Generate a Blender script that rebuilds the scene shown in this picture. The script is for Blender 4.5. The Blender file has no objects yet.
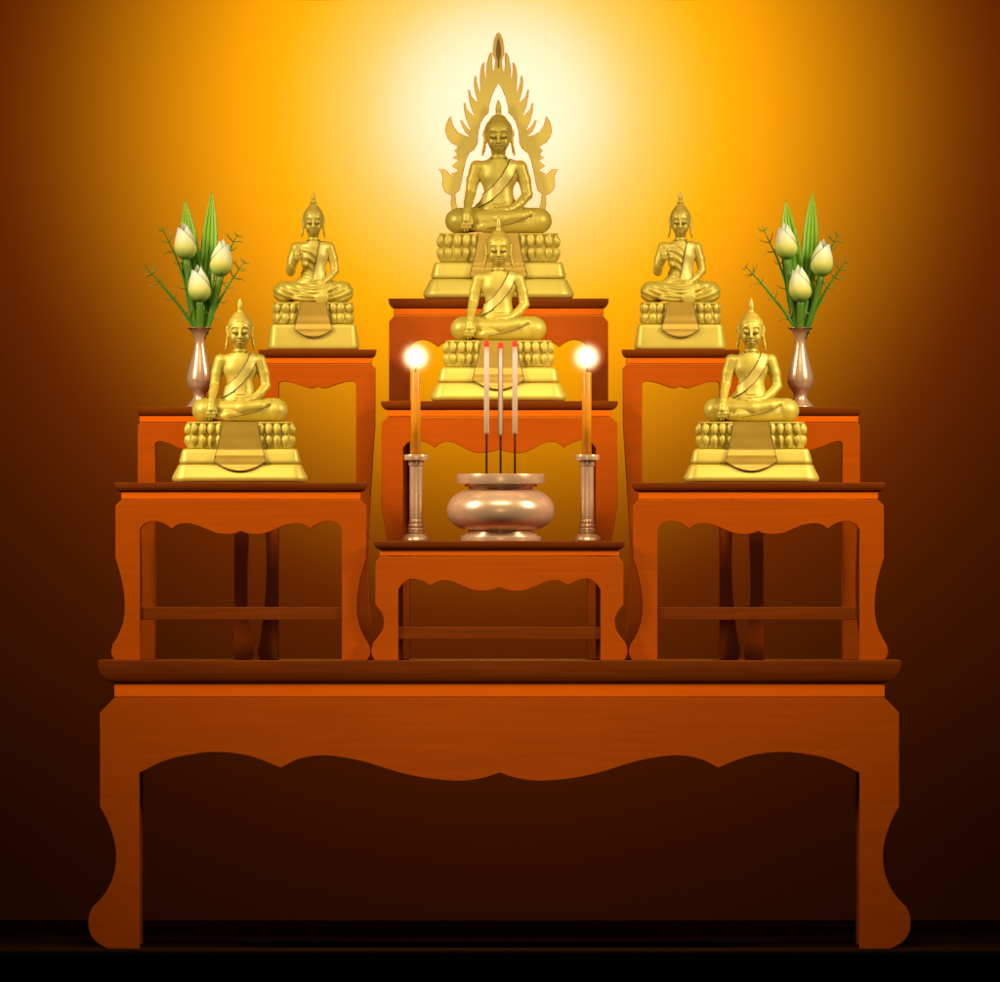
import bpy, bmesh, math, random
import numpy as np
from mathutils import Vector, Matrix

random.seed(7)
scene = bpy.context.scene
COL = scene.collection
R = math.radians

# ---------------------------------------------------------------- scale and camera geometry
S = 0.0025            # metres per picture unit at the front of the altar
D = 120.0             # camera distance (long lens)
ZC = (949 - 491) * S  # camera height
YW = 8.0              # distance of the wall behind the altar
VOX = 0.42            # voxel of the cast figures, in picture units


def WX(px, y=0.0):
    return (px - 500.0) * S * (1 + y / D)


def WZ(py, y=0.0):
    z = (949 - py) * S
    return ZC + (z - ZC) * (1 + y / D)


# ---------------------------------------------------------------- materials
def new_mat(name):
    m = bpy.data.materials.new(name)
    m.use_nodes = True
    nt = m.node_tree
    return m, nt, nt.nodes['Principled BSDF']


def set_in(b, **kw):
    for k, v in kw.items():
        k = k.replace('_', ' ')
        if k in b.inputs:
            b.inputs[k].default_value = v


def wood(name, col, rough=0.42, amount=0.16, coat=0.12):
    m, nt, b = new_mat(name)
    tc = nt.nodes.new('ShaderNodeTexCoord')
    mp = nt.nodes.new('ShaderNodeMapping')
    mp.inputs['Scale'].default_value = (1.5, 22, 30)
    n1 = nt.nodes.new('ShaderNodeTexNoise')
    n1.inputs['Scale'].default_value = 2.4
    n1.inputs['Detail'].default_value = 7
    n1.inputs['Distortion'].default_value = 0.7
    n2 = nt.nodes.new('ShaderNodeTexNoise')
    n2.inputs['Scale'].default_value = 3.0
    rp = nt.nodes.new('ShaderNodeValToRGB')
    e = rp.color_ramp.elements
    e[0].position, e[1].position = 0.25, 0.78
    e[0].color = (*[c * (1 - amount * 1.7) for c in col], 1)
    e[1].color = (*[min(1, c * (1 + amount)) for c in col], 1)
    mx = nt.nodes.new('ShaderNodeMath')
    mx.operation = 'MULTIPLY_ADD'
    mx.inputs[1].default_value = 0.25
    L = nt.links
    L.new(tc.outputs['Object'], mp.inputs['Vector'])
    L.new(mp.outputs['Vector'], n1.inputs['Vector'])
    L.new(tc.outputs['Object'], n2.inputs['Vector'])
    L.new(n2.outputs['Fac'], mx.inputs[0])
    L.new(n1.outputs['Fac'], mx.inputs[2])
    sub = nt.nodes.new('ShaderNodeMath')
    sub.operation = 'SUBTRACT'
    sub.inputs[1].default_value = 0.125
    L.new(mx.outputs[0], sub.inputs[0])
    L.new(sub.outputs[0], rp.inputs['Fac'])
    L.new(rp.outputs['Color'], b.inputs['Base Color'])
    mr = nt.nodes.new('ShaderNodeMapRange')
    mr.inputs['To Min'].default_value = rough - 0.07
    mr.inputs['To Max'].default_value = rough + 0.10
    L.new(n2.outputs['Fac'], mr.inputs['Value'])
    L.new(mr.outputs['Result'], b.inputs['Roughness'])
    bp = nt.nodes.new('ShaderNodeBump')
    bp.inputs['Strength'].default_value = 0.10
    bp.inputs['Distance'].default_value = 0.0006
    L.new(n1.outputs['Fac'], bp.inputs['Height'])
    L.new(bp.outputs['Normal'], b.inputs['Normal'])
    set_in(b, Coat_Weight=coat * 0.5, Coat_Roughness=0.3, Specular_IOR_Level=0.2)
    set_in(b, Specular_Tint=(1, 0.5, 0.15, 1), Coat_Tint=(1, 0.6, 0.25, 1))
    return m


def metal(name, col, metallic, rough, bump=0.05, scale=60.0, tint=0.10):
    m, nt, b = new_mat(name)
    tc = nt.nodes.new('ShaderNodeTexCoord')
    n = nt.nodes.new('ShaderNodeTexNoise')
    n.inputs['Scale'].default_value = scale
    n.inputs['Detail'].default_value = 5
    n2 = nt.nodes.new('ShaderNodeTexNoise')
    n2.inputs['Scale'].default_value = 14
    n2.inputs['Detail'].default_value = 4
    rp = nt.nodes.new('ShaderNodeValToRGB')
    e = rp.color_ramp.elements
    e[0].position, e[1].position = 0.3, 0.7
    e[0].color = (col[0] * (1 - tint), col[1] * (1 - tint * 1.3), col[2] * (1 - tint), 1)
    e[1].color = (*col, 1)
    mr = nt.nodes.new('ShaderNodeMapRange')
    mr.inputs['To Min'].default_value = rough - 0.06
    mr.inputs['To Max'].default_value = rough + 0.08
    bp = nt.nodes.new('ShaderNodeBump')
    bp.inputs['Strength'].default_value = bump
    bp.inputs['Distance'].default_value = 0.001
    L = nt.links
    L.new(tc.outputs['Object'], n.inputs['Vector'])
    L.new(tc.outputs['Object'], n2.inputs['Vector'])
    L.new(n2.outputs['Fac'], rp.inputs['Fac'])
    L.new(rp.outputs['Color'], b.inputs['Base Color'])
    L.new(n2.outputs['Fac'], mr.inputs['Value'])
    L.new(mr.outputs['Result'], b.inputs['Roughness'])
    L.new(n.outputs['Fac'], bp.inputs['Height'])
    L.new(bp.outputs['Normal'], b.inputs['Normal'])
    set_in(b, Metallic=metallic)
    return m


def plain(name, col, rough=0.6, **kw):
    m, nt, b = new_mat(name)
    n = nt.nodes.new('ShaderNodeTexNoise')
    n.inputs['Scale'].default_value = 25
    n.inputs['Detail'].default_value = 5
    tc = nt.nodes.new('ShaderNodeTexCoord')
    rp = nt.nodes.new('ShaderNodeValToRGB')
    e = rp.color_ramp.elements
    e[0].position, e[1].position = 0.3, 0.7
    e[0].color = (*[c * 0.86 for c in col], 1)
    e[1].color = (*[min(1, c * 1.08) for c in col], 1)
    nt.links.new(tc.outputs['Object'], n.inputs['Vector'])
    nt.links.new(n.outputs['Fac'], rp.inputs['Fac'])
    nt.links.new(rp.outputs['Color'], b.inputs['Base Color'])
    set_in(b, Roughness=rough, **kw)
    return m


def ramp_z(name, stops, axis='Z', rough=0.5, coord='Generated', **kw):
    """colour along the thing itself, from its base to its tip"""
    m, nt, b = new_mat(name)
    tc = nt.nodes.new('ShaderNodeTexCoord')
    sp = nt.nodes.new('ShaderNodeSeparateXYZ')
    rp = nt.nodes.new('ShaderNodeValToRGB')
    cr = rp.color_ramp
    while len(cr.elements) < len(stops):
        cr.elements.new(0.5)
    for el, (p, c) in zip(cr.elements, stops):
        el.position = p
        el.color = (*c, 1)
    nt.links.new(tc.outputs[coord], sp.inputs[0])
    nt.links.new(sp.outputs[axis], rp.inputs['Fac'])
    nt.links.new(rp.outputs['Color'], b.inputs['Base Color'])
    set_in(b, Roughness=rough, **kw)
    return m


M = {}
M['wood'] = wood('red_brown_lacquer', (0.41, 0.068, 0.0004), amount=0.07)
M['wood_top'] = wood('dark_brown_lacquer', (0.17, 0.030, 0.0008), rough=0.45)
M['wood_strip'] = wood('orange_lacquer', (0.74, 0.125, 0.0003), amount=0.06)
M['gold'] = metal('gold_leaf', (0.585, 0.452, 0.058), 0.28, 0.43)
M['gold_dull'] = metal('gold_leaf_worn', (0.56, 0.40, 0.05), 0.28, 0.44)
M['gold_pale'] = metal('gold_leaf_pale', (0.70, 0.56, 0.12), 0.26, 0.42)
M['inlay'] = metal('brown_inlay', (0.26, 0.115, 0.02), 0.1, 0.5)
M['line'] = metal('brown_lacquer_line', (0.16, 0.075, 0.012), 0.0, 0.45)
M['gold_halo'] = metal('gold_leaf_halo', (0.78, 0.60, 0.10), 0.15, 0.45)
M['gold_rim'] = metal('gold_leaf_rim', (0.90, 0.78, 0.30), 0.15, 0.40)
M['gold_cloth'] = metal('gold_cloth', (0.45, 0.28, 0.028), 0.40, 0.40)
M['bronze'] = metal('pink_bronze', (0.72, 0.46, 0.28), 0.50, 0.27, bump=0.02, tint=0.06)
M['ash'] = plain('ash', (0.32, 0.29, 0.26), 0.95)
M['wick'] = plain('wick', (0.03, 0.04, 0.06), 0.9)
M['stick'] = plain('dark_stick', (0.035, 0.010, 0.003), 0.8, Specular_IOR_Level=0.1)
M['wax'] = plain('amber_wax', (0.64, 0.235, 0.003), 0.35, Subsurface_Weight=0.15, Subsurface_Scale=0.006)
M['stem'] = plain('green_stem', (0.015, 0.23, 0.012), 0.5)
M['stem_olive'] = plain('olive_stem', (0.085, 0.20, 0.005), 0.5)
M['thorn'] = plain('olive_leaflet', (0.22, 0.25, 0.012), 0.5)
M['petal'] = ramp_z('lotus_petal', [(0.0, (0.12, 0.30, 0.03)), (0.14, (0.30, 0.45, 0.06)), (0.40, (0.74, 0.70, 0.15)),
                                    (0.68, (0.80, 0.80, 0.45)), (0.92, (0.82, 0.86, 0.74))], rough=0.5)
_nt = M['petal'].node_tree                        # the thin green margin of each petal
_uv = _nt.nodes.new('ShaderNodeTexCoord')
_sx = _nt.nodes.new('ShaderNodeSeparateXYZ')
_mr = _nt.nodes.new('ShaderNodeMapRange')
_mr.inputs['From Min'].default_value, _mr.inputs['From Max'].default_value = 0.90, 0.97
_mx = _nt.nodes.new('ShaderNodeMix')
_mx.data_type = 'RGBA'
_mx.inputs['B'].default_value = (0.12, 0.17, 0.02, 1)
_nt.links.new(_uv.outputs['UV'], _sx.inputs[0])
_nt.links.new(_sx.outputs['X'], _mr.inputs['Value'])
_nt.links.new(_mr.outputs['Result'], _mx.inputs['Factor'])
_b = _nt.nodes['Principled BSDF']
_nt.links.new(_b.inputs['Base Color'].links[0].from_socket, _mx.inputs['A'])
_nt.links.new(_mx.outputs['Result'], _b.inputs['Base Color'])


def leaf_mat():
    m, nt, b = new_mat('striped_leaf')
    L = nt.links
    tc = nt.nodes.new('ShaderNodeTexCoord')
    sp = nt.nodes.new('ShaderNodeSeparateXYZ')
    L.new(tc.outputs['UV'], sp.inputs[0])
    w = nt.nodes.new('ShaderNodeMath')
    w.operation = 'MULTIPLY'
    w.inputs[1].default_value = 2 * math.pi * 4.0
    L.new(sp.outputs['X'], w.inputs[0])
    c = nt.nodes.new('ShaderNodeMath')
    c.operation = 'COSINE'
    L.new(w.outputs[0], c.inputs[0])
    rp = nt.nodes.new('ShaderNodeValToRGB')
    rp.color_ramp.elements[0].position = 0.15
    rp.color_ramp.elements[1].position = 0.55
    rp.color_ramp.elements[0].color = (0.46, 0.66, 0.03, 1)
    rp.color_ramp.elements[1].color = (0.08, 0.36, 0.012, 1)
    L.new(c.outputs[0], rp.inputs['Fac'])
    r2 = nt.nodes.new('ShaderNodeValToRGB')
    r2.color_ramp.elements[0].position = 0.25
    r2.color_ramp.elements[1].position = 0.9
    r2.color_ramp.elements[0].color = (0.25, 0.50, 0.20, 1)
    r2.color_ramp.elements[1].color = (1, 1, 1, 1)
    L.new(sp.outputs['Y'], r2.inputs['Fac'])
    mx = nt.nodes.new('ShaderNodeMix')
    mx.data_type = 'RGBA'
    mx.blend_type = 'MULTIPLY'
    mx.inputs['Factor'].default_value = 1
    L.new(rp.outputs['Color'], mx.inputs['A'])
    L.new(r2.outputs['Color'], mx.inputs['B'])
    L.new(mx.outputs['Result'], b.inputs['Base Color'])
    set_in(b, Roughness=0.45)
    return m


M['leaf'] = leaf_mat()
M['incense'] = ramp_z('incense_paste', [(0.0, (0.44, 0.31, 0.17)), (0.35, (0.54, 0.38, 0.27)), (0.9, (0.60, 0.43, 0.38)), (1.0, (0.62, 0.25, 0.20))], rough=0.8)
m, nt, b = new_mat('ember')
set_in(b, Base_Color=(0.5, 0.02, 0.01, 1), Emission_Color=(1, 0.02, 0.006, 1), Emission_Strength=1.0, Roughness=0.8)
M['ember'] = m


def flame_mat():
    m = bpy.data.materials.new('flame_light')
    m.use_nodes = True
    nt = m.node_tree
    nt.nodes.clear()
    out = nt.nodes.new('ShaderNodeOutputMaterial')
    em = nt.nodes.new('ShaderNodeEmission')
    tc = nt.nodes.new('ShaderNodeTexCoord')
    vl = nt.nodes.new('ShaderNodeVectorMath')
    vl.operation = 'LENGTH'
    L = nt.links
    L.new(tc.outputs['Object'], vl.inputs[0])
    rp = nt.nodes.new('ShaderNodeMapRange')      # radius -> 0..1 from rim to core
    rp.inputs['From Min'].default_value = 24 * S
    rp.inputs['From Max'].default_value = 6 * S
    L.new(vl.outputs['Value'], rp.inputs['Value'])
    pw = nt.nodes.new('ShaderNodeMath')
    pw.operation = 'POWER'
    pw.inputs[1].default_value = 5.2
    L.new(rp.outputs['Result'], pw.inputs[0])
    st = nt.nodes.new('ShaderNodeMath')
    st.operation = 'MULTIPLY'
    st.inputs[1].default_value = 190.0
    L.new(pw.outputs[0], st.inputs[0])
    em.inputs['Color'].default_value = (1, 0.66, 0.33, 1)
    L.new(st.outputs[0], em.inputs['Strength'])
    L.new(em.outputs[0], out.inputs['Volume'])
    return m


M['flame'] = flame_mat()


def wall_mat():
    m, nt, b = new_mat('amber_wall')
    L = nt.links
    tc = nt.nodes.new('ShaderNodeTexCoord')
    n = nt.nodes.new('ShaderNodeTexNoise')
    n.inputs['Scale'].default_value = 1.1
    n.inputs['Detail'].default_value = 3
    n2 = nt.nodes.new('ShaderNodeTexNoise')
    n2.inputs['Scale'].default_value = 90
    n2.inputs['Detail'].default_value = 4
    rp = nt.nodes.new('ShaderNodeValToRGB')
    e = rp.color_ramp.elements
    e[0].position, e[1].position = 0.3, 0.7
    e[0].color = (0.59, 0.365, 0.177, 1)
    e[1].color = (0.61, 0.375, 0.183, 1)
    L.new(tc.outputs['Object'], n.inputs['Vector'])
    L.new(tc.outputs['Object'], n2.inputs['Vector'])
    L.new(n.outputs['Fac'], rp.inputs['Fac'])
    L.new(rp.outputs['Color'], b.inputs['Base Color'])
    bp = nt.nodes.new('ShaderNodeBump')
    bp.inputs['Strength'].default_value = 0.02
    bp.inputs['Distance'].default_value = 0.001
    L.new(n2.outputs['Fac'], bp.inputs['Height'])
    L.new(bp.outputs['Normal'], b.inputs['Normal'])
    set_in(b, Roughness=0.95, Specular_IOR_Level=0.05)
    return m


M['wall'] = wall_mat()
M['floor'] = plain('dark_floor', (0.026, 0.010, 0.003), 0.9, Specular_IOR_Level=0.0)


# ---------------------------------------------------------------- mesh helpers
def link(o, parent=None):
    COL.objects.link(o)
    if parent is not None:
        o.parent = parent
    return o


def thing(name, loc, label, cat, group=None):
    o = bpy.data.objects.new(name, None)
    o.empty_display_size = 0.05
    o.location = loc
    link(o)
    tag(o, label, cat, group)
    return o


def tag(o, label, cat, group=None):
    o['label'] = label
    o['category'] = cat
    if group:
        o['group'] = group


def mesh_obj(name, verts, faces, mat, parent=None, smooth=False, bevel=0.0, plain_edges=None, angle=None):
    me = bpy.data.meshes.new(name)
    me.from_pydata([tuple(v) for v in verts], [], [tuple(f) for f in faces])
    bm = bmesh.new()
    bm.from_mesh(me)
    bmesh.ops.recalc_face_normals(bm, faces=bm.faces)
    bm.to_mesh(me)
    bm.free()
    me.update()
    me.materials.append(mat)
    if smooth:
        me.polygons.foreach_set('use_smooth', [True] * len(me.polygons))
    o = bpy.data.objects.new(name, me)
    link(o, parent)
    if bevel:
        md = o.modifiers.new('edge', 'BEVEL')
        md.width = bevel
        md.segments = 2
        if plain_edges is None:
            md.limit_method = 'ANGLE'
            md.angle_limit = R(38)
        else:                                   # only the outline is eased; joints with the next piece stay flush
            md.limit_method = 'WEIGHT'
            n, skip = plain_edges
            at = me.attributes.new('bevel_weight_edge', 'FLOAT', 'EDGE')
            sk = {frozenset((i, (i + 1) % n)) for i in skip}
            for e in me.edges:
                a, b = e.vertices
                if (a < n) == (b < n):
                    at.data[e.index].value = 0.0 if frozenset((a % n, b % n)) in sk else 1.0
        md.use_clamp_overlap = True
    if angle is not None:
        me.polygons.foreach_set('use_smooth', [True] * len(me.polygons))
        me.set_sharp_from_angle(angle=R(angle))
    return o


class MB:
    """collects verts and faces for one mesh"""

    def __init__(self):
        self.v, self.f = [], []

    def add(self, v, f):
        n = len(self.v)
        self.v += [tuple(p) for p in v]
        self.f += [tuple(i + n for i in q) for q in f]

    def prism(self, poly, y0, y1):
        """poly in x,z, extruded along y"""
        n = len(poly)
        self.n_poly = n
        v = [(x, y0, z) for x, z in poly] + [(x, y1, z) for x, z in poly]
        f = [tuple(range(n)), tuple(range(2 * n - 1, n - 1, -1))]
        f += [(i, (i + 1) % n, n + (i + 1) % n, n + i) for i in range(n)]
        self.add(v, f)

    def box(self, x0, x1, y0, y1, z0, z1):
        self.prism([(x0, z0), (x1, z0), (x1, z1), (x0, z1)], y0, y1)

    def rings(self, rings, close=True):
        n = len(rings[0])
        v = [p for r in rings for p in r]
        f = []
        for a in range(len(rings) - 1):
            for i in range(n):
                j = (i + 1) % n
                f.append((a * n + i, a * n + j, (a + 1) * n + j, (a + 1) * n + i))
        if close:
            f.append(tuple(range(n - 1, -1, -1)))
            f.append(tuple((len(rings) - 1) * n + i for i in range(n)))
        self.add(v, f)

    def lathe(self, prof, seg=48, cx=0, cy=0):
        rr = []
        for r, z in prof:
            rr.append([(cx + r * math.cos(2 * math.pi * i / seg), cy + r * math.sin(2 * math.pi * i / seg), z) for i in range(seg)])
        self.rings(rr)

    def tube(self, pts, rad, seg=8):
        pts = [Vector(p) for p in pts]
        if not hasattr(rad, '__len__'):
            rad = [rad] * len(pts)
        rr = []
        for i, p in enumerate(pts):
            t = (pts[min(i + 1, len(pts) - 1)] - pts[max(i - 1, 0)]).normalized()
            a = t.cross(Vector((0, 1, 0.013)))
            if a.length < 1e-4:
                a = t.cross(Vector((1, 0, 0)))
            a.normalize()
            c = t.cross(a)
            rr.append([tuple(p + rad[i] * (math.cos(2 * math.pi * k / seg) * a + math.sin(2 * math.pi * k / seg) * c)) for k in range(seg)])
        self.rings(rr)

    def build(self, name, mat, parent=None, **kw):
        return mesh_obj(name, self.v, self.f, mat, parent, **kw)


def catmull(pts, n=6, closed=False):
    P = [Vector((*p, 0)) if len(p) == 2 else Vector(p) for p in pts]
    out = []
    N = len(P)
    for i in range(N if closed else N - 1):
        p1, p2 = P[i], P[(i + 1) % N]
        p0 = P[i - 1] if (i > 0 or closed) else p1 * 2 - p2
        p3 = P[(i + 2) % N] if (i + 2 < N or closed) else p2 * 2 - p1
        for k in range(n):
            t = k / n
            out.append(0.5 * ((2 * p1) + (p2 - p0) * t + (2 * p0 - 5 * p1 + 4 * p2 - p3) * t * t + (3 * p1 - p0 - 3 * p2 + p3) * t ** 3))
    if not closed:
        out.append(P[-1])
    d = len(pts[0])
    return [tuple(v[:d]) for v in out]


def rrect(hx, hy, r, seg=6):
    r = max(min(r, hx, hy), 1e-5)
    pts = []
    for cx, cy, a0 in ((hx - r, hy - r, 0), (-hx + r, hy - r, 90), (-hx + r, -hy + r, 180), (hx - r, -hy + r, 270)):
        for k in range(seg + 1):
            a = R(a0 + 90 * k / seg)
            pts.append((cx + r * math.cos(a), cy + r * math.sin(a)))
    return pts


# ---------------------------------------------------------------- setting
def setting():
    y, yb = YW, YW + 0.15
    v = [(-7, y, -0.02), (7, y, -0.02), (7, y, 4.6), (-7, y, 4.6), (-7, yb, -0.02), (7, yb, -0.02), (7, yb, 4.6), (-7, yb, 4.6)]
    f = [(0, 1, 2, 3), (5, 4, 7, 6), (4, 0, 3, 7), (1, 5, 6, 2), (3, 2, 6, 7), (4, 5, 1, 0)]
    w = mesh_obj('background_wall', v, f, M['wall'])
    w['kind'] = 'structure'
    fl = mesh_obj('floor', [(-7, -9, 0), (7, -9, 0), (7, YW - 0.001, 0), (-7, YW - 0.001, 0)], [(0, 1, 2, 3)], M['floor'])
    fl['kind'] = 'structure'


# ---------------------------------------------------------------- altar tables
ZMAIN = WZ(660.5)


def altar_table(label, cx, y0, depth, spec, on_floor=False):
    """spec is drawn in picture units on the left half: x measured from the centre line (positive outwards), py downwards"""
    f = S * (1 + y0 / D)
    zb = 0.0 if on_floor else ZMAIN
    root = thing('altar_table', (WX(cx, y0), y0, zb), label, 'altar table', 'red lacquered tables of the stepped altar')
    Z = lambda py: WZ(py, y0) - zb
    zbot_pic = spec['floor']
    # legs are drawn down to spec['floor'] and stretched to stand exactly on their base
    zs = spec['seam']

    def ZL(py):
        t = (py - zs) / (zbot_pic - zs)
        return Z(zs) * (1 - t)
    t = spec['thick'] * f
    hwA = spec['hwA'] * f
    # tabletop: straight lip and a hollow cove under it
    y_top, y_bot, hw, inset = spec['top']
    mb = MB()
    over = hw * f - hwA
    rings = []
    prof = [(0.0, 0.0), (0.0, 0.16)] + [(1 - math.cos(R(90 * k / 6)), 0.16 + 0.84 * math.sin(R(90 * k / 6))) for k in range(1, 7)]
    for o_, h_ in prof:
        hx = (hw - inset * o_) * f
        zz = Z(y_top + (y_bot - y_top) * h_)
        yo = over + 0.6 * f + min(inset, 4.0) * (0.35 - o_) * f
        ya, yb = -yo, depth + yo
        rings.append([(-hx, ya, zz), (hx, ya, zz), (hx, yb, zz), (-hx, yb, zz)])
    mb.rings(rings)
    mb.build('tabletop', M['wood_top'], root, bevel=0.0014)
    # bright moulding
    a, b_, hs = spec['strip']
    ins = 0.6 * f
    mb = MB()
    mb.box(-hs * f, hs * f, ins, depth - ins, Z(b_) - 0.0012, Z(a) + 0.0002)
    mb.build('moulding', M['wood_strip'], root, bevel=0.0012)
    # aprons
    at, ash = spec['apron']
    hi = spec['inner'] * f
    left = []
    for seg in spec['curve']:
        c = catmull(seg, 7)
        left += [(-x * f, Z(y)) for x, y in (c if not left else c[1:])]
    # left runs from the leg's inner edge to the centre
    right = [(-x, z) for x, z in reversed(left)][1:]
    poly = [(-hs * f + 0.0008, Z(at)), (-hwA, Z(ash)), (-hwA, Z(zs)), (-hi, Z(zs))]
    lower = left + right
    if abs(left[0][1] - Z(zs)) < 1e-6:
        lower = lower[1:-1]
    poly += lower
    poly += [(hi, Z(zs)), (hwA, Z(zs)), (hwA, Z(ash)), (hs * f - 0.0008, Z(at))]
    mb = MB()
    mb.prism(poly, 0, t)
    n_ = len(poly)
    joints = [i for i in range(n_) if abs(poly[i][1] - Z(zs)) < 1e-6 and abs(poly[(i + 1) % n_][1] - Z(zs)) < 1e-6]
    front = mb.build('apron', M['wood'], root, bevel=0.0013, plain_edges=(n_, joints))
    back = front.copy()
    back.location = (0, depth - t, 0)
    link(back, root)
    for s in (-1, 1):
        mb = MB()
        zl = Z(zs) + 0.004
        mb.prism([(s * (hs * f - 0.002), Z(at) - 0.001), (s * (hwA - 0.002), Z(ash) - 0.001), (s * (hwA - 0.002), zl),
                  (s * (hwA - t), zl), (s * (hwA - t), Z(at) - 0.001)], t + 0.0004, depth - t - 0.0004)
        mb.build('side_apron', M['wood'], root, bevel=0.001)
    # legs
    outer = []
    for seg in spec['leg']:
        c = catmull(seg, 7)
        outer += c if not outer else c[1:]
    for s in (-1, 1):
        poly = [(s * x * f, ZL(y)) for x, y in outer] + [(s * hi, 0.0), (s * hi, Z(zs))]
        poly[0] = (s * hwA, Z(zs))
        mb = MB()
        mb.prism(poly, 0, t)
        a_ = mb.build('leg', M['wood'], root, bevel=0.0013, plain_edges=(len(poly), [len(poly) - 1]))
        b2 = a_.copy()
        b2.location = (0, depth - t, 0)
        link(b2, root)
    # stretchers
    if spec.get('stretch'):
        s0, s1 = spec['stretch']
        mb = MB()
        mb.box(-hi + 0.0004, hi - 0.0004, t * 0.15, t * 0.75, ZL(s1), ZL(s0))
        st = mb.build('stretcher', M['wood_top'], root, bevel=0.0012)
        b2 = st.copy()
        b2.location = (0, depth - t, 0)
        link(b2, root)
        for s in (-1, 1):
            mb = MB()
            xa = (spec['inner'] + 3) * f
            mb.box(min(s * xa, s * (xa + t * 0.5)), max(s * xa, s * (xa + t * 0.5)), t + 0.0005, depth - t - 0.0005, ZL(s1) + 0.001, ZL(s0) - 0.001)
            mb.build('stretcher', M['wood_top'], root, bevel=0.001)
    return root


def rel(cx, pts):
    return [(cx - x, y) for x, y in pts]


def tables():
    c = 499.5
    main = dict(floor=949, seam=773, thick=24, hwA=399.5, top=(660.5, 683, 401.5, 19), strip=(683, 696.5, 385),
                apron=(697.6, 713), inner=c - 139.5,
                curve=[rel(c, [(139.5, 773), (165, 761), (190, 755), (218, 752.3), (250, 756.5), (281, 768)]),
                       rel(c, [(281, 768), (300, 759), (325, 755.8), (360, 761), (400, 773), (430, 779), (460, 781.2), (482, 778.5), (499.5, 773)])],
                leg=[rel(c, [(100, 773), (100, 807)]),
                     rel(c, [(100, 807), (107, 820), (113.5, 838), (116, 855), (114.5, 872), (108.5, 888), (101, 899), (92.6, 907.5)]),
                     rel(c, [(92.6, 907.5), (89.3, 915), (88.4, 924), (90, 933), (95, 941), (102, 946), (109, 949)])])
    altar_table('long low red lacquered table with scalloped apron carrying the whole altar', c, 0.0, 1.22, main, True)

    c = 241.0
    side = dict(floor=660.5, seam=530, thick=17, hwA=125.5, top=(482.5, 492, 126.3, 7), strip=(492, 498.6, 119.6),
                apron=(499.5, 506), inner=c - 140,
                curve=[rel(c, [(140, 530), (143, 525.2), (149, 522.2), (155, 521.4), (164, 523.8), (171.8, 528.8)]),
                       rel(c, [(171.8, 528.8), (178, 524.9), (185.7, 523.5), (196, 525.2), (206, 529), (216, 533), (226.5, 534.3), (235, 533.4), (241, 531.2)])],
                leg=[rel(c, [(115.5, 530), (115.5, 558)]),
                     rel(c, [(115.5, 558), (120, 573), (123.6, 590), (124.8, 608), (123, 623), (118, 636), (112.7, 645)]),
                     rel(c, [(112.7, 645), (111.4, 652), (112.6, 657), (115, 660.5)])],
                stretch=(607.3, 620))
    altar_table('front left altar table holding the lower left seated statue', 241.0, 0.075, 0.30, side)
    altar_table('front right altar table holding the lower right seated statue', 758.3, 0.075, 0.30, side)

    c = 499.4
    low = dict(floor=660.5, seam=590, thick=17, hwA=124, top=(541, 549.8, 125.6, 7), strip=(549.8, 555.4, 119.4),
               apron=(556.8, 563), inner=c - 398.4,
               curve=[rel(c, [(398.4, 590), (402, 584.5), (407, 580.4), (413, 579), (422, 581), (431, 585.5)]),
                      rel(c, [(431, 585.5), (437, 582), (444, 580.5), (453, 582), (463, 586.2), (473, 590), (483, 591.2), (492, 590), (499.4, 587.5)])],
               leg=[rel(c, [(375.4, 590), (375.4, 605)]),
                    rel(c, [(375.4, 605), (381, 612), (384, 620), (382.6, 630), (378, 637), (373.4, 643)]),
                    rel(c, [(373.4, 643), (371.4, 650), (372.4, 656), (374.8, 660.5)])],
               stretch=(627, 639.5))
    altar_table('lowest centre table under the incense burner and two candles', c, 0.05, 0.25, low)

    mid = dict(floor=660.5, seam=448, thick=17, hwA=118, top=(401, 410, 118.5, 7), strip=(410.3, 416, 112.6),
               apron=(417.2, 423), inner=c - 403,
               curve=[rel(c, [(403, 448), (407, 443.5), (412, 441), (418, 440.2), (427, 443), (434.7, 447.6)]),
                      rel(c, [(434.7, 447.6), (440, 443.6), (447, 441.6), (456, 443.6), (466, 449), (474, 452.2), (482, 453), (491, 451.8), (499.4, 449.5)])],
               leg=[rel(c, [(381.4, 448), (381.4, 507)]),
                    rel(c, [(381.4, 507), (384.5, 525), (387.5, 545), (390, 575), (389, 610), (385, 635)]),
                    rel(c, [(385, 635), (380, 650), (380.5, 656), (383, 660.5)])])
    altar_table('middle step table behind the incense burner carrying a seated statue', c, 0.34, 0.28, mid)

    c = 498.6
    tall = dict(floor=660.5, seam=347, thick=17, hwA=109.6, top=(298.3, 308.6, 110.2, 7), strip=(308.6, 314.6, 105.2),
                apron=(315.8, 321.5), inner=c - 410,
                curve=[rel(c, [(410, 347), (413.5, 342.6), (418.5, 340.2), (424.6, 339.8), (431, 342), (438, 346.8)]),
                       rel(c, [(438, 346.8), (443, 343), (450, 341), (459, 343), (468, 348), (476, 351.4), (484, 352.2), (492, 351), (498.6, 349)])],
                leg=[rel(c, [(389, 347), (389, 440)]),
                     rel(c, [(389, 440), (392, 470), (396, 510), (398, 560), (396, 610), (392, 638)]),
                     rel(c, [(392, 638), (388, 650), (388.5, 656), (391, 660.5)])])
    altar_table('tallest centre table at the back under the statue with flame halo', c, 0.66, 0.30, tall)

    c = 317.2
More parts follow.
